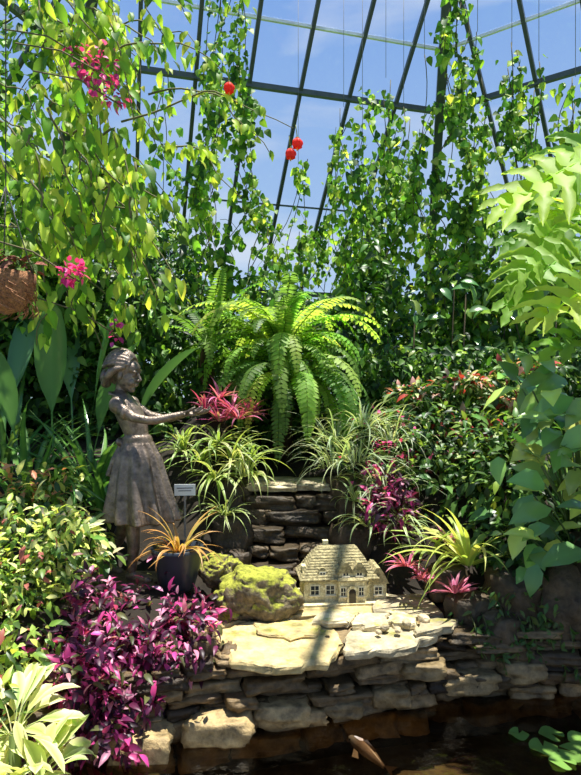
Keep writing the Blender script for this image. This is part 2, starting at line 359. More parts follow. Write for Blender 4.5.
g=MB(); stone(g,(-.16,3.34,.44),(.37,.32,.29),MC,.35,.92,.30,1.0,.12,True,.09); stone(g,(-.32,3.30,.40),(.18,.2,.17),MC,.5,.85,.3,1.3,0,True,.09); g.build('mossy_boulder',ROCKM)
g=MB(); stone(g,(-.44,3.46,.55),(.15,.15,.15),MC,.3,.85,.3,1.3,0,True,.08); stone(g,(-.37,3.5,.5),(.15,.15,.22),MC,.9,.85,.3,1.3,0,True,.08); g.build('mossy_boulder',ROCKM)
g=MB()
for (x,y,z,sx,sy,sz) in [(1.25,3.35,.42,.3,.3,.3),(1.5,3.3,.4,.35,.3,.4),(1.75,3.3,.5,.4,.4,.5),(1.0,3.3,.36,.25,.2,.2),(.92,3.55,.45,.2,.2,.2),(1.1,3.2,.3,.2,.2,.2)]:
    stone(g,(x,y,z),(sx,sy,sz),(.06,.043,.025),rng.uniform(0,1),.55,.25)
g.build('garden_boulders',ROCK)
g=MB()
for (x,y,s) in [(.48,3.05,.035),(.54,3.02,.03),(.44,3.0,.025),(.6,3.1,.04),(-.02,3.3,.05),(.05,3.34,.04),(.7,3.15,.05),(.02,3.42,.06),(-.05,3.36,.06)]:
    stone(g,(x,y,.37+s*.3),(s*1.3,s,s*.8),(.42,.34,.21),rng.uniform(0,3),.7,.15)
g.build('pebbles',LEDGE)
# ------------------------------------------------------------------ bronze girl
s=MB(); BC=(.18,.14,.11)
def loftz(st,seg=48,npl=13,y0=0):
    R=[]
    for (z,cx,rx,ry,pl) in st:
        ring=[]
        for k in range(seg):
            a=2*PI*k/seg; f=1+pl*math.sin(npl*a+1.5*math.sin(2*a)+z*2)+pl*.4*math.sin(5*a+2)
            ring.append((cx+rx*f*math.cos(a),y0+ry*f*math.sin(a),z))
        R.append(ring)
    rings(s,R,BC)
loftz([(.77,.045,.060,.070,0),(.82,.04,.064,.074,0),(.88,.022,.075,.084,0.01),(.95,-.003,.082,.092,.015),(1.0,-.025,.078,.098,.01),(1.04,-.045,.064,.090,0),(1.075,-.06,.046,.060,0),(1.10,-.068,.030,.032,0)])
loftz([(.825,.04,.066,.078,0),(.79,.045,.090,.094,.035),(.72,.048,.124,.120,.06),(.6,.052,.155,.145,.08),(.48,.058,.182,.165,.10),(.40,.064,.200,.178,.12),(.355,.068,.208,.184,.125),(.345,.068,.198,.175,.125),(.39,.068,.165,.15,.08)],96,npl=13)
loftz([(.795,.043,.076,.085,.01),(.805,.043,.082,.090,.01),(.825,.041,.080,.089,.01),(.838,.04,.072,.082,0)],48)
ell(s,(-.055,.02,.80),(.022,.035,.026)); ell(s,(-.055,-.03,.80),(.022,.035,.026)); tube(s,[(-.055,0,.8),(-.095,-.02,.7),(-.125,-.03,.6)],[.012,.018,.02],8)
tube(s,[(-.068+.058*math.cos(a)*1.0,.062*math.sin(a),1.068-.018*math.cos(a)) for a in np.linspace(0,2*PI,25)],.009,8)
for yy,pts in ((-.07,[(.04,0,.5),(.04,0,.32),(.045,0,.20),(.035,0,.07)]),(.055,[(.0,0,.5),(-.06,0,.32),(-.11,0,.2),(-.17,0,.10)])):
    tube(s,[(p[0],yy,p[2]) for p in pts],[.055,.040,.036,.025],14)
tube(s,[(.005,-.07,.035),(.035,-.07,.045),(.085,-.072,.03),(.135,-.075,.022),(.16,-.076,.02)],[.022,.03,.027,.026,.014],12)
tube(s,[(-.195,.055,.09),(-.17,.055,.07),(-.14,.055,.035),(-.10,.055,.022),(-.075,.055,.02)],[.02,.028,.026,.025,.014],12)
for sg in (-1,1):
    ell(s,(-.04,sg*.100,1.015),(.048,.042,.050))
    tube(s,[(-.05,sg*.092,1.03),(.0,sg*.112,.985),(.07,sg*.120,.945),(.15,sg*.115,.930),(.20,sg*.103,.932),(.27,sg*.075,.950),(.335,sg*.05,.967)],[.032,.033,.028,.024,.025,.021,.016],14)
    tube(s,[(.012,sg*.114,.972),(.03,sg*.117,.962)],[.043,.036],16)
    ell(s,(.375,sg*.038,.967),(.042,.030,.014),rot=Matrix.Rotation(sg*-.35,3,'X'))
    for k in range(4):
        ly=.012+.0175*k; ln=[.046,.054,.05,.04][k]
        y=sg*ly; zb=.964+.010*(k/3)**2*1.5
        tube(s,[(.395,y,zb),(.415,y*1.08,zb),(.415+ln*.45,y*1.15,zb+.004),(.415+ln*.8,y*1.15,zb+.016),(.415+ln*.95,y*1.1,zb+.028)],[.008,.0072,.0068,.006,.005],8)
    tube(s,[(.355,sg*.062,.970),(.372,sg*.072,.982),(.395,sg*.072,.996),(.41,sg*.066,1.004)],[.011,.009,.0075,.006],8)
tube(s,[(-.07,0,1.05),(-.068,0,1.10),(-.055,0,1.15)],[.036,.028,.032],16)
i0=len(s.V)
ell(s,(-.068,0,1.235),(.086,.072,.088)); ell(s,(-.028,0,1.175),(.060,.054,.072)); ell(s,(.004,0,1.112),(.024,.024,.019)); ell(s,(-.02,0,1.135),(.044,.042,.034))
ell(s,(-.005,0,1.235),(.043,.053,.043))
tube(s,[(.028,0,1.215),(.040,0,1.195),(.054,0,1.174),(.040,0,1.164)],[.007,.008,.0095,.008],10)
for sg in(-1,1):
    ell(s,(.042,sg*.009,1.169),(.008,.007,.006)); ell(s,(.0205,sg*.025,1.198),(.010,.0145,.0095)); ell(s,(.025,sg*.026,1.218),(.012,.022,.005))
    ell(s,(.010,sg*.030,1.155),(.022,.02,.02)); ell(s,(-.050,sg*.062,1.185),(.016,.012,.025))
    tube(s,[(.030,sg*.012,1.2055),(.033,sg*.025,1.2085),(.026,sg*.038,1.204)],[.003,.0035,.003],6)
ell(s,(.034,0,1.148),(.010,.018,.0055)); ell(s,(.032,0,1.137),(.010,.015,.006))
for a in np.linspace(-1.35,1.35,13):
    st=[]
    for t in np.linspace(0,1,9):
        ph=.62+t*2.2
        x=-.076+.094*math.cos(ph); zz=1.235+.100*math.sin(ph)*math.cos(a*.95)-.02*abs(a)*t; y=.082*math.sin(a)*(max(math.sin(ph),0)**.4)*(1-.25*t)
        st.append((x,y,zz))
    tube(s,st,[.007,.010,.012,.013,.013,.013,.013,.012,.010],8)
for sg in(-1,1):
    tube(s,[(-.02,sg*.068,1.240),(-.07,sg*.084,1.22),(-.12,sg*.078,1.17),(-.14,sg*.055,1.13)],[.012,.018,.022,.016],10)
    tube(s,[(-.05,sg*.074,1.24),(-.10,sg*.082,1.20),(-.14,sg*.06,1.14)],[.012,.02,.016],10)
ell(s,(-.155,0,1.165),(.036,.055,.05)); ell(s,(-.155,0,1.125),(.026,.045,.026))
R=np.array(Matrix.Rotation(.14,3,'Y')); pv=np.array([-.06,0,1.13])
for i in range(i0,len(s.V)): s.V[i]=(s.V[i]-pv)@R.T+pv
girl=s.build('bronze_girl_statue',BRONZE,True,loc=(-.93,3.5,.485),rotz=-.15)
md=girl.modifiers.new('fuse','REMESH'); md.mode='VOXEL'; md.voxel_size=.004; md.use_smooth_shade=True
md=girl.modifiers.new('soft','SMOOTH'); md.factor=.5; md.iterations=2
bn=BRONZE.node_tree; att=[n for n in bn.nodes if n.type=='ATTRIBUTE'][0]; vec=[l.to_socket for l in att.outputs['Color'].links][0]
for l in list(att.outputs['Color'].links): bn.links.remove(l)
vec.default_value=BC
g=MB(); stone(g,(-.93,3.52,.44),(.66,.42,.12),(.1,.075,.045),.1,.3,.12); g.build('statue_base_stone',ROCK)
# ------------------------------------------------------------------ cottage
c=MB(); W0=(.6,.6,.6)
def rloft(cx,cy,st,C,m):
    rings(c,[[(cx-a,cy-b,z),(cx+a,cy-b,z),(cx+a,cy+b,z),(cx-a,cy+b,z)] for a,b,z in st],C,m)
def gable(cx,y0,y1,hw,z0,z1,C,m):
    prof=[(-hw-.012,z0-.006),(-hw*.62,z0+(z1-z0)*.62),(-.012,z1),(.012,z1),(hw*.62,z0+(z1-z0)*.62),(hw+.012,z0-.006)]
    rings(c,[[(cx+x,y,z) for x,z in prof] for y in (y0,y1)],C,m)
def window(cx,y,cz,w,h):
    box(c,(cx,y-.001,cz),(w+.014,.008,h+.014),(.75,.7,.5),3)
    box(c,(cx,y-.004,cz),(w,.006,h),(.02,.025,.03),2)
    box(c,(cx,y-.0075,cz),(.003,.004,h),(.8,.75,.55),3); box(c,(cx,y-.0075,cz),(w,.004,.003),(.8,.75,.55),3)
    box(c,(cx,y-.008,cz-h/2-.008),(w+.02,.014,.006),(.7,.62,.45),3)
ROOFC=(.34,.29,.15)
box(c,(-.03,0,.075),(.46,.22,.15),W0,0)
prof=[(.255,.135,.135),(.258,.138,.15),(.225,.11,.19),(.17,.06,.28),(.13,.012,.335),(.125,.004,.342)]
zz=np.linspace(.150,.335,13); pz=[p[2] for p in prof]
st=[(.252,.132,.135),(.258,.138,.150)]
for i in range(12):
    for zq,e in ((zz[i]+.003,.0),(zz[i+1],-.001)):
        a_=np.interp(zq,pz[1:],[p[0] for p in prof[1:]]); b_=np.interp(zq,pz[1:],[p[1] for p in prof[1:]]); st.append((a_+(.003 if e==0 else -.001),b_+(.003 if e==0 else -.001),zq))
st.append((.125,.004,.342)); rloft(-.03,0,st,ROOFC,1)
box(c,(.05,-.06,.17),(.17,.14,.09),W0,0)
gable(.007,-.145,0,.045,.20,.262,ROOFC,1); gable(.095,-.145,0,.045,.20,.262,ROOFC,1)
box(c,(.007,-.128,.20),(.07,.012,.05),W0,0); box(c,(.095,-.128,.20),(.07,.012,.05),W0,0)
window(.007,-.135,.198,.032,.04); window(.095,-.135,.198,.032,.04)
box(c,(.05,-.12,.075),(.18,.05,.15),W0,0)
rloft(.05,-.125,[(.10,.04,.145),(.10,.04,.152),(.088,.02,.168)],ROOFC,1)
def arch(y0,y1,hw,zs,rh,C,m):
    pr=[]
    for y in (y0,y1):
        pr.append([(.045-hw,y,0),(.045-hw,y,zs)]+[(.045-hw*math.cos(a),y,zs+rh*math.sin(a)) for a in np.linspace(.3,PI-.3,7)]+[(.045+hw,y,zs),(.045+hw,y,0)])
    rings(c,pr,C,m)
arch(-.165,-.13,.034,.085,.03,W0,0); arch(-.168,-.15,.022,.075,.022,(.035,.03,.025),2)
window(-.012,-.147,.075,.028,.05); window(.105,-.147,.075,.028,.05)
window(-.09,-.112,.08,.05,.055); window(-.19,-.112,.08,.05,.055)
gable(-.14,-.115,0,.04,.17,.225,ROOFC,1); box(c,(-.14,-.105,.178),(.06,.01,.045),W0,0); window(-.14,-.112,.178,.03,.03)
box(c,(.225,-.02,.06),(.11,.18,.12),W0,0); gable(.225,-.12,.08,.06,.115,.215,ROOFC,1); window(.225,-.112,.065,.045,.045)
box(c,(.225,-.112,.14),(.07,.006,.03),W0,0)
box(c,(-.245,-.02,.11),(.04,.06,.22),W0,0); box(c,(-.1,.03,.34),(.035,.035,.06),W0,0)
box(c,(0,-.01,-.005),(.62,.34,.02),(.3,.3,.2),0)
DKG=solid('cottage_window_glass',.1,0,0,10,0); TRIMM=solid('cottage_trim',.7,0,.2,60,.1)
cot=c.build('cottage_garden_ornament',[CST,CROOF,DKG,TRIMM],False,loc=(.30,3.58,.36),rotz=.10); cot.scale=(.90,.90,.88)
# ------------------------------------------------------------------ pot with bromeliad
g=MB(); lathe(g,[(.085,0),(.095,.01),(.125,.12),(.138,.2),(.145,.215),(.145,.235),(.132,.235),(.125,.2),(.02,.19)],(-.63,3.34,.48),32,(.02,.028,.04)); g.build('plant_pot',POTM)
g=MB(); rosette(g,(-.62,3.33,.69),34,.32,.022,[(.5,.22,.05),(.42,.3,.07),(.25,.3,.06)],[(.6,.42,.15)],(.2,1.4),(.8,2.2),tip=(.45,.2,.06)); g.build('orange_bromeliad',LEAF)
# ------------------------------------------------------------------ plants
PINK=[(.58,.07,.27),(.66,.26,.40),(.11,.014,.06),(.035,.01,.025),(.11,.11,.04),(.28,.02,.11)]
PP=[.16,.11,.24,.24,.12,.13]
g=MB()
for cc,rr,n in [((-.90,2.92,.31),(.32,.34,.24),2800),((-.57,3.02,.36),(.15,.18,.16),800),((-.93,2.62,.15),(.26,.18,.32),2500),((-.66,2.78,.34),(.18,.14,.13),500),((-.76,3.12,.40),(.28,.15,.12),500),((-.55,2.84,.22),(.09,.08,.12),140)]:
    bush(g,cc,rr,n,.060,.022,PINK,T_LONG,.4,.35,PP,j=.45,clump=.3)
g.build('purple_tradescantia',LEAF)
g=MB(); bush(g,(.63,3.85,.86),(.16,.14,.16),460,.065,.024,PINK,T_LONG,.4,.3,[.12,.05,.3,.28,.1,.15],clump=.1); g.build('purple_tradescantia',LEAF)
g=MB()
for cc,n,L_ in [((-1.02,2.22,.32),26,.30),((-.9,2.12,.20),22,.25),((-1.02,2.1,.14),20,.3),((-.84,2.05,.04),12,.22)]:
    rosette(g,cc,n,L_,.062,[(.46,.56,.17),(.30,.44,.1)],[(.85,.82,.5),(.68,.7,.35)],(.3,1.4),(.6,1.9),'paddle')
    tube(g,[(cc[0],cc[1],-.25),cc],[.03,.02],6,(.15,.2,.06))
g.build('variegated_hosta',LEAF)
LM=[(.70,.72,.24),(.42,.55,.10),(.16,.28,.04),(.05,.10,.02),(.4,.12,.1)]
g=MB(); bush(g,(-1.45,2.95,.62),(.34,.4,.34),2100,.06,.028,LM,T_OV,.3,.3,[.24,.24,.26,.22,.04],clump=.4); bush(g,(-1.25,2.5,.3),(.25,.25,.4),900,.065,.028,LM,T_OV,.3,.3,[.2,.2,.3,.26,.04],clump=.4); bush(g,(-1.25,3.3,.75),(.22,.25,.22),550,.08,.04,[(.5,.6,.16),(.16,.3,.05),(.75,.75,.4),(.05,.12,.03)],clump=.25)
bush(g,(-1.5,3.5,.95),(.25,.2,.2),420,.08,.028,[(.65,.68,.18),(.6,.28,.14),(.25,.4,.06),(.07,.14,.03)],T_LONG,.3,clump=.2); g.build('variegated_coleus_shrub',LEAF)
g=MB()
for cc,n,L_ in [((-1.35,4.1,.85),34,.85),((-1.75,4.0,.8),34,.95),((-1.2,3.9,.8),26,.55),((-2.1,4.4,.9),30,1.0)]:
    rosette(g,cc,n,L_,.05,[(.10,.24,.05),(.18,.35,.08)],[(.06,.15,.04)],(.5,1.45),(.5,1.7),spread=.1)
g.build('crinum_lily_clump',LEAFG)
g=MB()
for x,y,z,a,e,L_,dr in [(-1.55,4.5,1.0,.3,1.45,1.45,.25),(-1.7,4.3,1.0,5.0,1.35,1.25,.3),(-1.45,4.3,.9,5.6,1.3,1.15,.5),(-2.0,4.4,1.0,2.8,1.2,1.3,.6),(-1.85,4.2,.9,4.5,1.3,1.2,.4),(-2.2,4.5,1,1.2,1.35,1.45,.3),(-1.7,4.7,1,2.0,1.3,1.5,.3),(-2.2,4.2,.9,4.0,1.2,1.3,.5),(-1.3,4.5,1,.2,1.25,1.1,.6)]:
    straps(g,[(x,y,z)],a,e,L_,.21,dr,(.12,.27,.10),(.08,.20,.07),14,'paddle',.35)
g.build('bird_of_paradise_plant',LEAFG)
def fern(g,c,n,L,el=(.1,1.45),dr=(1.2,2.2),cols=[(.24,.40,.07),(.34,.50,.10),(.13,.25,.05)],az=None,pw=.16,st=28):
    for i in range(n):
        a=rng.uniform(0,2*PI) if az is None else rng.uniform(*az); e=rng.uniform(*el); l=L*rng.uniform(.6,1.15); d=rng.uniform(*dr)
        s_=np.linspace(0,1,st+1); th=np.maximum(e-d*s_**1.3,-1.5); tm=(th[1:]+th[:-1])/2; ds=l/st
        aa=a+rng.uniform(-.5,.5)*s_
        X=np.concatenate([[0],np.cumsum(np.cos(tm)*np.cos(aa[1:])*ds)]); Y=np.concatenate([[0],np.cumsum(np.cos(tm)*np.sin(aa[1:])*ds)]); Z=np.concatenate([[0],np.cumsum(np.sin(tm)*ds)])
        P=np.stack([c[0]+X,c[1]+Y,c[2]+Z],1)
        tan=np.stack([np.cos(th)*np.cos(aa),np.cos(th)*np.sin(aa),np.sin(th)],1); side=np.stack([-np.sin(aa),np.cos(aa),0*aa],1); nor=np.cross(tan,side)
        col=pal(cols,1,.2)[0]
        tube(g,P[::4],np.linspace(.006,.002,len(P[::4])),4,col*.6)
        w=np.sin(PI*np.clip(s_*.93+.07,0,1))**.6*l*pw
        for sg in (-1,1):
            D=unit(side*sg+tan*.35+np.array([0,0,-.25])+rng.normal(0,.08,(st+1,3))); inst(g,T_PIN,P[1:],D[1:],nor[1:],w[1:],np.full(st,l/st*.85),np.tile(col,(st,1))*rng.uniform(.8,1.2,(st,1)))
g=MB(); fern(g,(-.08,4.95,1.82),50,1.1,(1.0,1.56),(1.4,3.4),pw=.08); fern(g,(-.08,4.9,1.74),50,.9,(.3,1.3),(1.9,3.4),az=(PI*.95,2*PI*1.03),pw=.085); fern(g,(.05,4.75,1.6),26,.85,(.2,1.0),(1.8,3.4),az=(PI*1.2,2*PI*1.0),pw=.085)
tube(g,[(-.08,5,1.0),(-.07,4.98,1.3),(-.08,4.95,1.84)],[.10,.09,.07],10,(.05,.035,.02)); g.build('tree_fern',LEAFT)
g=MB(); fern(g,(-.72,5.2,1.95),26,.75,(.3,1.5),(1.0,2.6),cols=[(.10,.22,.04),(.18,.32,.06)],pw=.10); tube(g,[(-.72,5.2,1.0),(-.72,5.2,1.96)],[.08,.06],10,(.05,.035,.02)); g.build('tree_fern',LEAFT)
g=MB()
for cc in [(-.42,4.3,1.44),(-.62,4.35,1.44),(-.28,4.4,1.4),(-.5,4.25,1.36),(-.36,4.2,1.38),(-.52,4.4,1.52)]:
    rosette(g,cc,28,.19,.022,[(.45,.03,.16),(.70,.22,.38),(.18,.02,.06),(.2,.22,.08)],[(.5,.12,.25)],(.2,1.4),(.4,1.6))
g.build('red_bromeliad',LEAF)
g=MB()
for cc in [(-.62,4.1,1.1),(-.4,4.05,1.12),(-.5,4.15,1.22),(-.28,4.15,1.1),(-.75,4.2,1.15),(-.5,4.0,.98),(-.3,4.05,1.0)]:
    rosette(g,cc,32,.36,.022,[(.30,.40,.10),(.17,.29,.05)],[(.56,.58,.28),(.32,.42,.12)],(.1,1.3),(1.0,2.8))
rosette(g,(-.42,3.85,.78),34,.28,.014,[(.2,.32,.08),(.12,.22,.05)],[(.4,.45,.2)],(.2,1.4),(1,2.2))
g.build('spider_plant',LEAF)
g=MB()
for cc,n in [((.32,4.25,1.22),70),((.52,4.3,1.32),80),((.72,4.25,1.22),60),((.45,4.1,1.1),70),((.62,4.0,.95),50),((.3,4.15,1.05),40)]:
    rosette(g,cc,n,.42,.011,[(.26,.36,.16),(.14,.25,.08)],[(.50,.56,.35)],(.2,1.4),(1.0,2.5),spread=.12)
g.build('spider_plant',LEAF)
g=MB()
for cc,n in [((.50,3.8,.72),34),((.7,3.75,.75),26),((.42,3.95,.85),26)]:
    rosette(g,cc,n,.30,.018,[(.18,.32,.08),(.10,.2,.05)],[(.5,.56,.32)],(.2,1.4),(1,2.4))
g.build('variegated_liriope',LEAF)
g=MB(); rosette(g,(1.02,3.45,.58),38,.56,.036,[(.40,.49,.10),(.27,.39,.07)],[(.55,.58,.2),(.33,.43,.1)],(.25,1.35),(.9,2.4)); rosette(g,(.85,3.6,.6),16,.35,.026,[(.25,.36,.09)],None,(.25,1.35),(.9,2.0)); g.build('striped_bromeliad',LEAF)
g=MB()
for cc,L_ in [((.90,3.28,.48),.15),((.68,3.5,.56),.14),((.98,3.65,.66),.13),((.76,3.45,.50),.1)]:
    rosette(g,cc,26,L_,.022,[(.45,.06,.18),(.22,.02,.07)],[(.65,.25,.38)],(.1,1.2),(.3,1.0))
g.build('cryptanthus',LEAF)
g=MB(); P=rng.uniform((.35,3.95,.9),(.95,4.4,1.45),(40,3)); inst(g,T_OV,P,rdir(40),rdir(40),.035,.03,pal([(.6,.08,.25)],40))
for (x,y,z) in [(.62,4.1,1.2),(.55,4.0,1.05),(.75,4.1,1.1)]: bush(g,(x,y,z),(.07,.05,.05),30,.035,.03,[(.65,.1,.3),(.5,.04,.2)])
g.build('pink_impatiens',PETAL)
g=MB()
for cc in [(1.0,4.7,1.55),(1.35,4.6,1.65),(1.7,4.6,1.5),(1.2,4.5,1.35),(1.55,4.5,1.3),(.85,4.55,1.35),(1.8,4.5,1.75),(1.5,4.3,1.15)]:
    bush(g,cc,(.26,.2,.06),190,.085,.036,[(.42,.06,.05),(.65,.35,.3),(.10,.2,.03),(.04,.1,.02),(.45,.5,.2)],T_LONG,.2,.3,[.10,.14,.32,.28,.16])
bush(g,(1.3,4.7,1.3),(.6,.35,.35),1300,.08,.04,[(.03,.08,.02),(.08,.17,.03)],T_OV,.3,.3)
bush(g,(1.0,4.3,1.05),(.5,.35,.33),1500,.075,.033,[(.06,.14,.03),(.20,.32,.06),(.22,.04,.05),(.02,.05,.015)],T_LONG,.3,.3,[.35,.27,.08,.3],clump=.35); g.build('copperleaf_shrub',LEAF)
g=MB(); bush(g,(1.55,4.0,.95),(.6,.4,.45),2000,.09,.042,[(.05,.12,.02),(.10,.21,.04),(.24,.35,.06),(.02,.05,.015)],T_OV,.4,.4,clump=.35); bush(g,(1.5,3.5,.6),(.4,.25,.3),900,.08,.04,[(.03,.08,.02),(.06,.14,.03)],T_OV,.4,.6); bush(g,(1.3,3.25,.4),(.42,.15,.14),500,.055,.025,[(.05,.12,.03),(.12,.18,.04)],T_OV,.3,.9)
for x in np.linspace(.95,1.9,16):
    y=yw(x)+.02; a=rng.uniform(.1,.28); P=np.array([(x,y+.1,.42),(x,y,.38),(x+.02,y-.06,.38-a)]); tube(g,P,.003,4,(.1,.12,.04)); t=rng.uniform(0,1,16)[:,None]; inst(g,T_OV,P[1]+(P[2]-P[1])*t,rdir(16)+np.array([0,-.3,-.5]),rdir(16)+np.array([0,-.8,.4]),.045,.025,pal([(.08,.16,.04),(.04,.1,.02)],16))
g.build('evergreen_shrub',LEAF)
g=MB()
n=115; P=np.stack([rng.uniform(1.22,1.8,n),rng.uniform(2.9,3.7,n),rng.uniform(.65,1.75,n)],1)
D=unit(rdir(n)*.6+np.array([-.6,-.4,-.15])); Nn=unit(rdir(n)*.4+np.array([-.1,-.6,.8])); sc=rng.uniform(.7,1.25,n)
inst(g,T_LONG,P,D,Nn,.20*sc,.105*sc,pal([(.16,.33,.09),(.09,.22,.06),(.26,.44,.1),(.50,.58,.12)],n,.2,[.3,.27,.24,.19]))
for p in P[::3]: tube(g,[p,(p[0]*.5+.85,p[1]*.5+1.75,p[2]*.8),(1.7,3.6,.5)],[.004,.006,.01],5,(.06,.12,.03))
g.build('schefflera_shrub',LEAFG)
def split_leaf(g,base,D,Nn,L,Wd,col,droop=.3,nl=7):
    D=unit(np.array(D,float)); Y=unit(np.cross(Nn,D)); Z=np.cross(D,Y)
    def mid(s): return np.array(base)+D*L*s+np.array([0,0,-1.])*droop*L*s*s
    tube(g,[mid(t) for t in np.linspace(0,.97,8)],np.linspace(.009,.003,8),6,np.array(col)*1.3)
    for sg in(-1,1):
        for i in range(nl):
            t=.02+.84*i/(nl-1); ang=-1.0+2.25*(i/(nl-1))
            dirn=unit(Y*sg*math.cos(ang)+D*math.sin(ang)); wid=L/nl*.56
            ln=Wd*(.62+.5*math.sin(PI*min(.3+t*.65,1)))*rng.uniform(.85,1.12)
            b=mid(t); per=unit(np.cross(Z,dirn)); V=[];F=[]
            prof=[(0,1.3),(.18,1.35),(.34,1.25),(.44,.72),(.52,.60),(.62,1.0),(.72,.62),(.80,.80),(.90,.42),(1.0,.06)]
            bend=rng.uniform(-.2,.3)
            for (q,w) in prof:
                m_=b+dirn*ln*q+Z*(.10*ln*math.sin(q*2.2))-np.array([0,0,1])*ln*.25*q*q+D*ln*bend*q*q
                j1,j2=rng.uniform(.75,1.25,2)
                V+=[m_-per*wid*w*j1+Z*.014,m_,m_+per*wid*w*j2+Z*.014]
            for k in range(len(prof)-1):
                a=3*k; F+=[(a,a+1,a+4,a+3),(a+1,a+2,a+5,a+4)]
            g.add(V,F,np.array(col)*rng.uniform(.8,1.2))
g=MB()
root=(2.1,3.0,1.3)
for b,D,N_,L_,W_,c_ in [((1.46,2.85,2.70),(-1,-.05,-.30),(.1,-.75,.75),.48,.25,(.34,.48,.06)),((1.52,2.8,2.12),(-1,-.1,-.30),(.1,-.6,.8),.40,.2,(.42,.54,.08)),((1.65,3.05,2.95),(-.8,0,-.5),(0,-.8,.6),.42,.2,(.18,.33,.05)),((1.55,3.3,2.35),(-.9,-.2,-.5),(0,-.8,.6),.45,.2,(.20,.36,.06)),((1.7,3.1,1.95),(-.8,-.3,-.1),(0,-.7,.7),.45,.2,(.16,.3,.05)),((1.75,3.4,2.65),(-.9,.1,-.2),(0,-.8,.6),.5,.22,(.15,.29,.05)),((1.45,3.2,2.5),(-.7,.1,-.7),(-.3,-.8,.5),.36,.18,(.26,.40,.06)),((1.6,2.95,2.45),(-.8,-.2,.1),(.1,-.7,.8),.36,.18,(.3,.45,.06))]:
    split_leaf(g,b,D,N_,L_,W_,c_)
    m_=(np.array(b)+np.array(root))/2+np.array([.15,0,.3]); tube(g,[b,m_,root],[.009,.012,.015],6,(.12,.2,.05))
tube(g,[(2.1,3.05,.35),(2.15,3.0,.8),(2.1,3.0,1.35)],[.07,.06,.05],8,(.08,.06,.04))
g.build('split_leaf_philodendron',LEAFT)
# ------------------------------------------------------------------ hedge
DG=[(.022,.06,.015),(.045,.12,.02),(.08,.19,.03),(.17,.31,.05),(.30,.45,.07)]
def topz(x,y): return 2.55+.9*noise.noise(Vector((x*1.1,y*.8,3)))+.5*noise.noise(Vector((x*3.1,y,9)))+(.5 if x<-1 else 0)+.4*ss(1.2,2.5,x)
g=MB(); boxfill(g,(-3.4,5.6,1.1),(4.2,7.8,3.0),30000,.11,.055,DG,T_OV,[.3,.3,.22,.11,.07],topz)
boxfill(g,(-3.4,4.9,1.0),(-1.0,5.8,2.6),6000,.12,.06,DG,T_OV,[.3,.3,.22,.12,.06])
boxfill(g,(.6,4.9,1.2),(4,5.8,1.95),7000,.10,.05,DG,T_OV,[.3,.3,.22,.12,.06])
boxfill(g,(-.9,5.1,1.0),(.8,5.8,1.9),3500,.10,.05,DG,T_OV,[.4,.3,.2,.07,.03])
g.build('tropical_hedge',LEAF)
g=MB(); n=170; P=rng.uniform((.9,5.3,1.7),(3.6,5.9,2.6),(n,3)); D=unit(rdir(n)*.7+np.array([0,-.5,-.1])); sc=rng.uniform(.6,1.2,n)
inst(g,T_LONG,P,D,unit(rdir(n)*.4+np.array([0,-.4,.9])),.17*sc,.075*sc,pal([(.08,.2,.05),(.14,.28,.06),(.25,.38,.07)],n))
for p in P[::6]: tube(g,[p,(p[0],p[1]+.2,1.2)],[.006,.012],5,(.1,.08,.04))
g.build('rubber_plant',LEAFG)
# ------------------------------------------------------------------ climbing vines
VG=[(.10,.23,.03),(.17,.34,.04),(.30,.47,.06),(.045,.12,.02),(.44,.57,.1)]
def vine(g,pts,width,dens,strands=4,L=.09,hang=.25,cols=VG,p=[.27,.26,.2,.18,.09]):
    pts=np.array(pts,float); seg=np.linalg.norm(np.diff(pts,axis=0),axis=1); cum=np.concatenate([[0],np.cumsum(seg)]); T=cum[-1]
    m=max(int(T/.06),4); t=np.linspace(0,T,m); base=np.stack([np.interp(t,cum,pts[:,k]) for k in range(3)],1)
    widen=(.35+1.1*(t/T))[:,None]
    for k in range(strands):
        ph=rng.uniform(0,100); off=np.array([[noise.noise(Vector((q*1.3,ph,0))),noise.noise(Vector((q*1.3,ph,7)))*.6,0] for q in t])*width*3.2*widen
        start=int(m*rng.uniform(0,.45)) if k else 0
        P=(base+off); tube(g,P[start::2],.005,4,(.09,.08,.03),1)
        cl=np.array([max(0.0,.08+1.8*noise.noise(Vector((q*2.0,ph,3)))+.25*q/T) for q in t]); cl[:start]=0; pr=cl+.03; pr[:start]=0; pr/=pr.sum()
        n=int(T*dens/strands*(1-start/m)); idx=rng.choice(m,n,p=pr)
        jit=rng.normal(size=(n,3))*np.array([width*.32,width*.3,.06])*(.35+1.4*np.clip(cl[idx],0,1.2))[:,None]
        Q=P[idx]+jit
        D=unit(rdir(n)*.55+np.array([0,-.15,-.75])+jit*1.5); Nn=unit(rdir(n)*.6+np.array([0,-.8,.35])); s_=rng.uniform(.55,1.3,n)
        inst(g,T_HEART,Q,D,Nn,L*s_,L*.8*s_,pal(cols,n,.3,p))
        for q in range(int(T*hang*3)):
            i=rng.integers(start,m); l=rng.uniform(.15,.8); a=P[i]+rng.normal(size=3)*.05
            dx=rng.normal(0,.16,2); pp=np.array([a+np.array([dx[0]*u,dx[1]*u,-l*u+ .08*math.sin(u*3)]) for u in np.linspace(0,1,5)])
            tube(g,pp,.003,3,(.1,.12,.03),1); nn=int(l*30)+2; u=rng.uniform(0,1,nn); Q=a+np.stack([dx[0]*u,dx[1]*u,-l*u],1)+rng.normal(0,.028,(nn,3))
            inst(g,T_HEART,Q,unit(rdir(nn)*.5+np.array([0,0,-.8])),unit(rdir(nn)*.5+np.array([0,-.8,.4])),L*.8,L*.65,pal(cols,nn,.3,p))
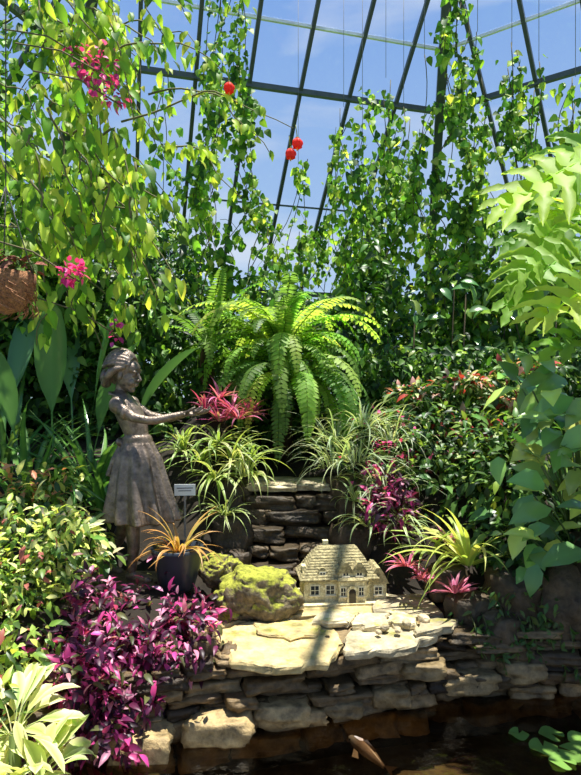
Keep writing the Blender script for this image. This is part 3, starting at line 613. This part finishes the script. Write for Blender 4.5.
def facet(i,t,a):
    A=RING[i];B=RING[i+1]; u=unit(B-A); nr=np.array([u[1],-u[0]])
    if np.dot(nr,ctr-A)<0: nr=-nr
    p=A+(B-A)*t+nr*a; sl=5.3/np.dot(nr,ctr-A)
    return (p[0]+nr[0]*.12,p[1]+nr[1]*.12,5+a*sl-.12)
g=MB()
for t,a0,w,d in [(.33,.9,.11,90),(.60,-.5,.12,110),(.72,-.1,.14,120),(.84,-.1,.16,150),(.93,-.1,.17,150)]:
    e=facet(1,t,-1.7); f=(e[0]-.05,e[1]-.6,1.7)
    vine(g,[facet(1,t,a0),facet(1,t,-.8),e,f],w,d,4,.082)
for x,y,zt,w,d in [(-.80,6.0,5.5,.10,120),(-.50,5.9,5.6,.14,200),(.08,6.2,3.9,.11,130),(.55,6.2,4.5,.13,150),(.72,6.0,4.1,.12,110),(.97,6.1,4.75,.18,220),(1.17,6.2,4.5,.16,180),(1.34,6.0,4.9,.14,180),(1.64,5.8,5.7,.14,230),(1.84,5.9,5.1,.11,150),(2.14,5.8,4.9,.15,210),(2.36,5.7,4.7,.15,180),(2.66,5.6,4.5,.15,170)]:
    tube(g,[(x,y,zt),(x,y,6.0)],.003,4,(.2,.2,.2),1)
    vine(g,[(x,y,zt),(x+rng.uniform(-.1,.1),y+.05,(zt+1.8)/2),(x+rng.uniform(-.2,.1),y+.1,1.8)],w,d,4,.082)
for t,a0,w,d in [(.08,.3,.10,110),(.27,.1,.15,160),(.45,.5,.2,200),(.6,.6,.25,240)]:
    e=facet(2,t,-1.7); vine(g,[facet(2,t,a0),facet(2,t,-.8),e,(e[0]-.3,e[1]-.6,1.7)],w,d,4,.082)
for t,a0,w,d in [(.93,.5,.22,170),(.8,.6,.3,240),(.65,.6,.3,260),(.5,.6,.3,250)]:
    e=facet(0,t,-1.7); vine(g,[facet(0,t,a0),facet(0,t,-.8),e,(e[0]+.5,e[1]-.3,1.7)],w,d,4,.1)
for t,a0 in [(.05,.3),(.2,.0)]:
    e=facet(1,t,-1.7); vine(g,[facet(1,t,a0),facet(1,t,-.8),e,(e[0],e[1]-.6,1.7)],.2,140,4,.1)
g.build('climbing_vine',[LEAFT,STEM])
LG=[(.36,.50,.06),(.50,.60,.09),(.18,.34,.04),(.08,.18,.03)]
g=MB()
tube(g,[(-2.7,4.6,.9),(-2.6,4.5,2.0),(-2.5,4.4,3.1),(-2.3,4.2,4.2)],[.05,.04,.03,.02],8,(.1,.08,.04),1)
def spray(g,a,b,sag,n,L=.105,cols=LG):
    a=np.array(a,float);b=np.array(b,float); u=np.linspace(0,1,14); P=a+(b-a)*u[:,None]; P[:,2]+=sag*np.sin(PI*u)*1.0
    P+=np.array([[noise.noise(Vector((q*3,a[0]*9,a[2]))),0,noise.noise(Vector((q*3,a[0]*9,5)))] for q in u])*.12
    tube(g,P,np.linspace(.008,.003,14),5,(.14,.13,.05),1)
    t=rng.uniform(.05,1,n); Q=np.stack([np.interp(t,u,P[:,k]) for k in range(3)],1)+rng.normal(0,.035,(n,3))
    D=unit(rdir(n)*.5+np.array([.1,-.1,-.8])); Nn=unit(rdir(n)*.5+np.array([.1,-.75,.4])); s_=rng.uniform(.6,1.25,n)
    inst(g,T_LONG,Q,D,Nn,L*s_,L*.42*s_,pal(cols,n,.25,[.3,.2,.3,.2]))
for i in range(60):
    y=rng.uniform(3.5,5.2)
    x0=rng.uniform(-2.2,-1.2)*y/4.2; z0=rng.uniform(2.5,4.5)
    x1=x0+rng.uniform(.1,.8); z1=z0-rng.uniform(.1,.9)
    spray(g,(x0,y,z0),(x1,y-.2,z1),rng.uniform(.05,.25),int(rng.uniform(14,36)),.115)
for i in range(16):
    y=rng.uniform(3.2,4.2); x0=rng.uniform(-1.75,-1.0)*y/4; z0=rng.uniform(2.5,3.3); spray(g,(x0,y,z0),(x0+rng.uniform(.0,.3),y,z0-rng.uniform(.4,.8)),.05,22,.13)
spray(g,(-1.3,4,3.75),(-.38,4,3.72),.15,30); spray(g,(-1.2,4.1,3.4),(.03,4.0,3.32),.22,26,.08); spray(g,(-.9,4.2,3.3),(-.3,4.2,2.9),.15,30); spray(g,(-1,4.3,3.7),(-.15,4.3,3.25),.2,26,.08)
bush(g,(-2.3,5.2,2.6),(.8,.5,1.0),4500,.1,.05,DG,T_OV,.2,.5)
g.build('abutilon_vine',[LEAFT,STEM])
for x,y,z in [(-.41,4.0,3.60),(.0,4.0,3.16),(.045,4.0,3.23)]:
    g=MB(); lathe(g,[(.004,.034),(.016,.03),(.032,.012),(.036,-.006),(.028,-.022),(.030,-.032)],(x,y,z),30,(.75,.05,.03),0,True,.12); lathe(g,[(.003,.045),(.014,.036),(.012,.03)],(x,y,z),12,(.2,.25,.05))
    tube(g,[(x,y,z+.04),(x-.01,y,z+.12)],.003,5,(.2,.25,.05)); tube(g,[(x,y,z-.02),(x,y,z-.05)],[.004,.006],6,(.8,.5,.1)); g.build('abutilon_flower',PETAL)
for (x,y,z,r_,n) in [(-1.08,3.35,3.38,(.13,.08,.15),65),(-.98,3.35,3.22,(.08,.06,.07),26),(-1.09,3.0,2.18,(.065,.05,.055),50),(-1.05,3.6,1.95,(.05,.05,.1),14),(-1.22,3.5,3.55,(.1,.1,.1),25)]:
    g=MB(); bush(g,(x,y,z),r_,n,.042,.034,[(.75,.07,.36),(.6,.04,.26)],T_OV,.1); tube(g,[(x-.5,y+.1,z+.2),(x-.2,y,z+.1),(x+r_[0]*.5,y,z-.05)],.005,5,(.12,.1,.04),1); g.build('bougainvillea_spray',[PETAL,STEM])
g=MB(); bx,by,bz=-1.40,2.95,2.09; lathe(g,[(.01,-.13),(.07,-.11),(.12,-.05),(.14,.03),(.14,.07),(.12,.07),(.1,.0)],(bx,by,bz),26,(.36,.17,.08),0)
for k in range(3):
    a=k*2.1; tube(g,[(bx+.135*math.cos(a),by+.135*math.sin(a),bz+.06),(bx,by,bz+.5)],.003,4,(.1,.1,.1),0)
tube(g,[(bx,by,bz+.5),(bx,by,6.6)],.003,4,(.1,.1,.1),0)
for k in range(160):
    a=rng.uniform(0,2*PI); q=rng.uniform(.07,.14); z_=rng.uniform(-.1,.06); tube(g,[(bx+q*math.cos(a),by+q*math.sin(a),bz+z_),(bx+q*1.12*math.cos(a+.2),by+q*1.12*math.sin(a+.2),bz+z_-.03),(bx+q*1.1*math.cos(a+.5),by+q*1.1*math.sin(a+.5),bz+z_-.05)],.003,3,(.42,.2,.1))
bush(g,(bx,by,bz+.1),(.15,.13,.06),200,.07,.03,[(.12,.2,.05),(.35,.12,.08)],T_OV,.2,.4)
g.build('hanging_basket',COIR)
g=MB(); box(g,(0,0,0),(.13,.006,.07),(.75,.78,.8)); box(g,(0,-.004,.012),(.1,.001,.006),(.1,.1,.12)); box(g,(0,-.004,-.005),(.08,.001,.005),(.1,.1,.12)); box(g,(0,.006,-.15),(.012,.006,.3),(.2,.2,.2))
g.build('plant_label',PLAST,False,loc=(-.66,3.75,.96),rotz=.1)
# koi
g=MB(); R=[]
for t,r_ in [(0,.006),(.05,.018),(.15,.028),(.3,.036),(.5,.034),(.7,.024),(.85,.014),(.95,.010)]:
    R.append([(t*.27,r_*.85*math.cos(2*PI*k/16)+.012*math.sin(t*3),r_*1.05*math.sin(2*PI*k/16)) for k in range(16)])
rings(g,R,(.24,.17,.13))
for i,vv in enumerate(g.V):
    m_=(vv[:,0]<.08); g.C[i][m_]=(.32,.29,.27); m2=(vv[:,0]>.13)&(vv[:,0]<.19); g.C[i][m2]=(.36,.26,.2)
g.add([(.25,.012,.0),(.33,.02,.045),(.30,.015,0),(.33,.02,-.04)],[(0,1,2),(0,2,3)],(.25,.16,.1))
g.add([(.09,.01,.036),(.12,.012,.058),(.19,.012,.04),(.18,.012,.025)],[(0,1,2,3)],(.25,.16,.1))
for sg in(-1,1): g.add([(.07,sg*.028,-.01),(.10,sg*.07,-.02),(.13,sg*.05,-.02),(.10,sg*.028,-.01)],[(0,1,2,3)],(.25,.18,.12)); ell(g,(.025,sg*.018,.008),(.005,.004,.005),(.01,.01,.01),0,8,6)
k=g.build('koi_fish',FISHM,True,loc=(.27,2.78,-.018),rotz=-.9); k.scale=(.85,.85,.85); k.rotation_euler[1]=.16
for i,(x,y,r_) in enumerate([(1.12,2.66,.06),(1.24,2.62,.07),(1.2,2.76,.055),(1.32,2.72,.06),(1.05,2.76,.045),(1.16,2.56,.055),(1.33,2.58,.065)]):
    g=MB(); a0=rng.uniform(0,6); V=[(x,y,.008)]+[(x+r_*math.cos(a0+a)*(1+.03*math.sin(7*a)),y+r_*math.sin(a0+a),.008+.006*math.sin(3*a)) for a in np.linspace(.25,2*PI-.25,24)]
    g.add(V,[(0,j,j+1) for j in range(1,24)],(.16,.30,.06)*np.array(rng.uniform(.7,1.2))); g.build('water_lily_pad',LEAF)
# ------------------------------------------------------------------ light, sky, camera
sun=bpy.data.lights.new('sun','SUN'); sun.energy=12; sun.angle=.009; sun.color=(1,.94,.83)
so=bpy.data.objects.new('sun',sun); bpy.context.scene.collection.objects.link(so)
so.rotation_euler=Vector((.13,.03,.95)).to_track_quat('Z','Y').to_euler()
w=bpy.data.worlds.new('sky'); bpy.context.scene.world=w; w.use_nodes=True; N=w.node_tree.nodes; L=w.node_tree.links; N.clear()
o=N.new('ShaderNodeOutputWorld'); bg=N.new('ShaderNodeBackground'); tc=N.new('ShaderNodeTexCoord'); sp=N.new('ShaderNodeSeparateXYZ'); L.new(tc.outputs['Generated'],sp.inputs[0])
cr=N.new('ShaderNodeValToRGB'); cr.color_ramp.elements[0].position=0; cr.color_ramp.elements[0].color=(.58,.77,.98,1); cr.color_ramp.elements[1].position=.8; cr.color_ramp.elements[1].color=(.10,.29,.82,1)
L.new(sp.outputs['Z'],cr.inputs[0])
mp=N.new('ShaderNodeMapping'); mp.inputs['Scale'].default_value=(1.2,1.2,4); L.new(tc.outputs['Generated'],mp.inputs[0])
nz=N.new('ShaderNodeTexNoise'); nz.inputs['Scale'].default_value=1.8; nz.inputs['Detail'].default_value=7; nz.inputs['Distortion'].default_value=.4; L.new(mp.outputs[0],nz.inputs['Vector'])
c2=N.new('ShaderNodeValToRGB'); c2.color_ramp.elements[0].position=.5; c2.color_ramp.elements[0].color=(0,0,0,1); c2.color_ramp.elements[1].position=.75; c2.color_ramp.elements[1].color=(.8,.8,.8,1); L.new(nz.outputs['Fac'],c2.inputs[0])
mx=N.new('ShaderNodeMix'); mx.data_type='RGBA'; L.new(c2.outputs[0],mx.inputs['Factor']); L.new(cr.outputs[0],mx.inputs['A']); mx.inputs['B'].default_value=(.95,.97,1,1)
L.new(mx.outputs['Result'],bg.inputs[0]); bg.inputs[1].default_value=.95; L.new(bg.outputs[0],o.inputs[0])
cd=bpy.data.cameras.new('camera'); cd.lens=27.87; cd.sensor_width=36; cam=bpy.data.objects.new('camera',cd); bpy.context.scene.collection.objects.link(cam)
cam.location=(0,0,1.6); cam.rotation_euler=(PI/2,0,0); bpy.context.scene.camera=cam
bpy.context.scene.view_settings.view_transform='Standard'
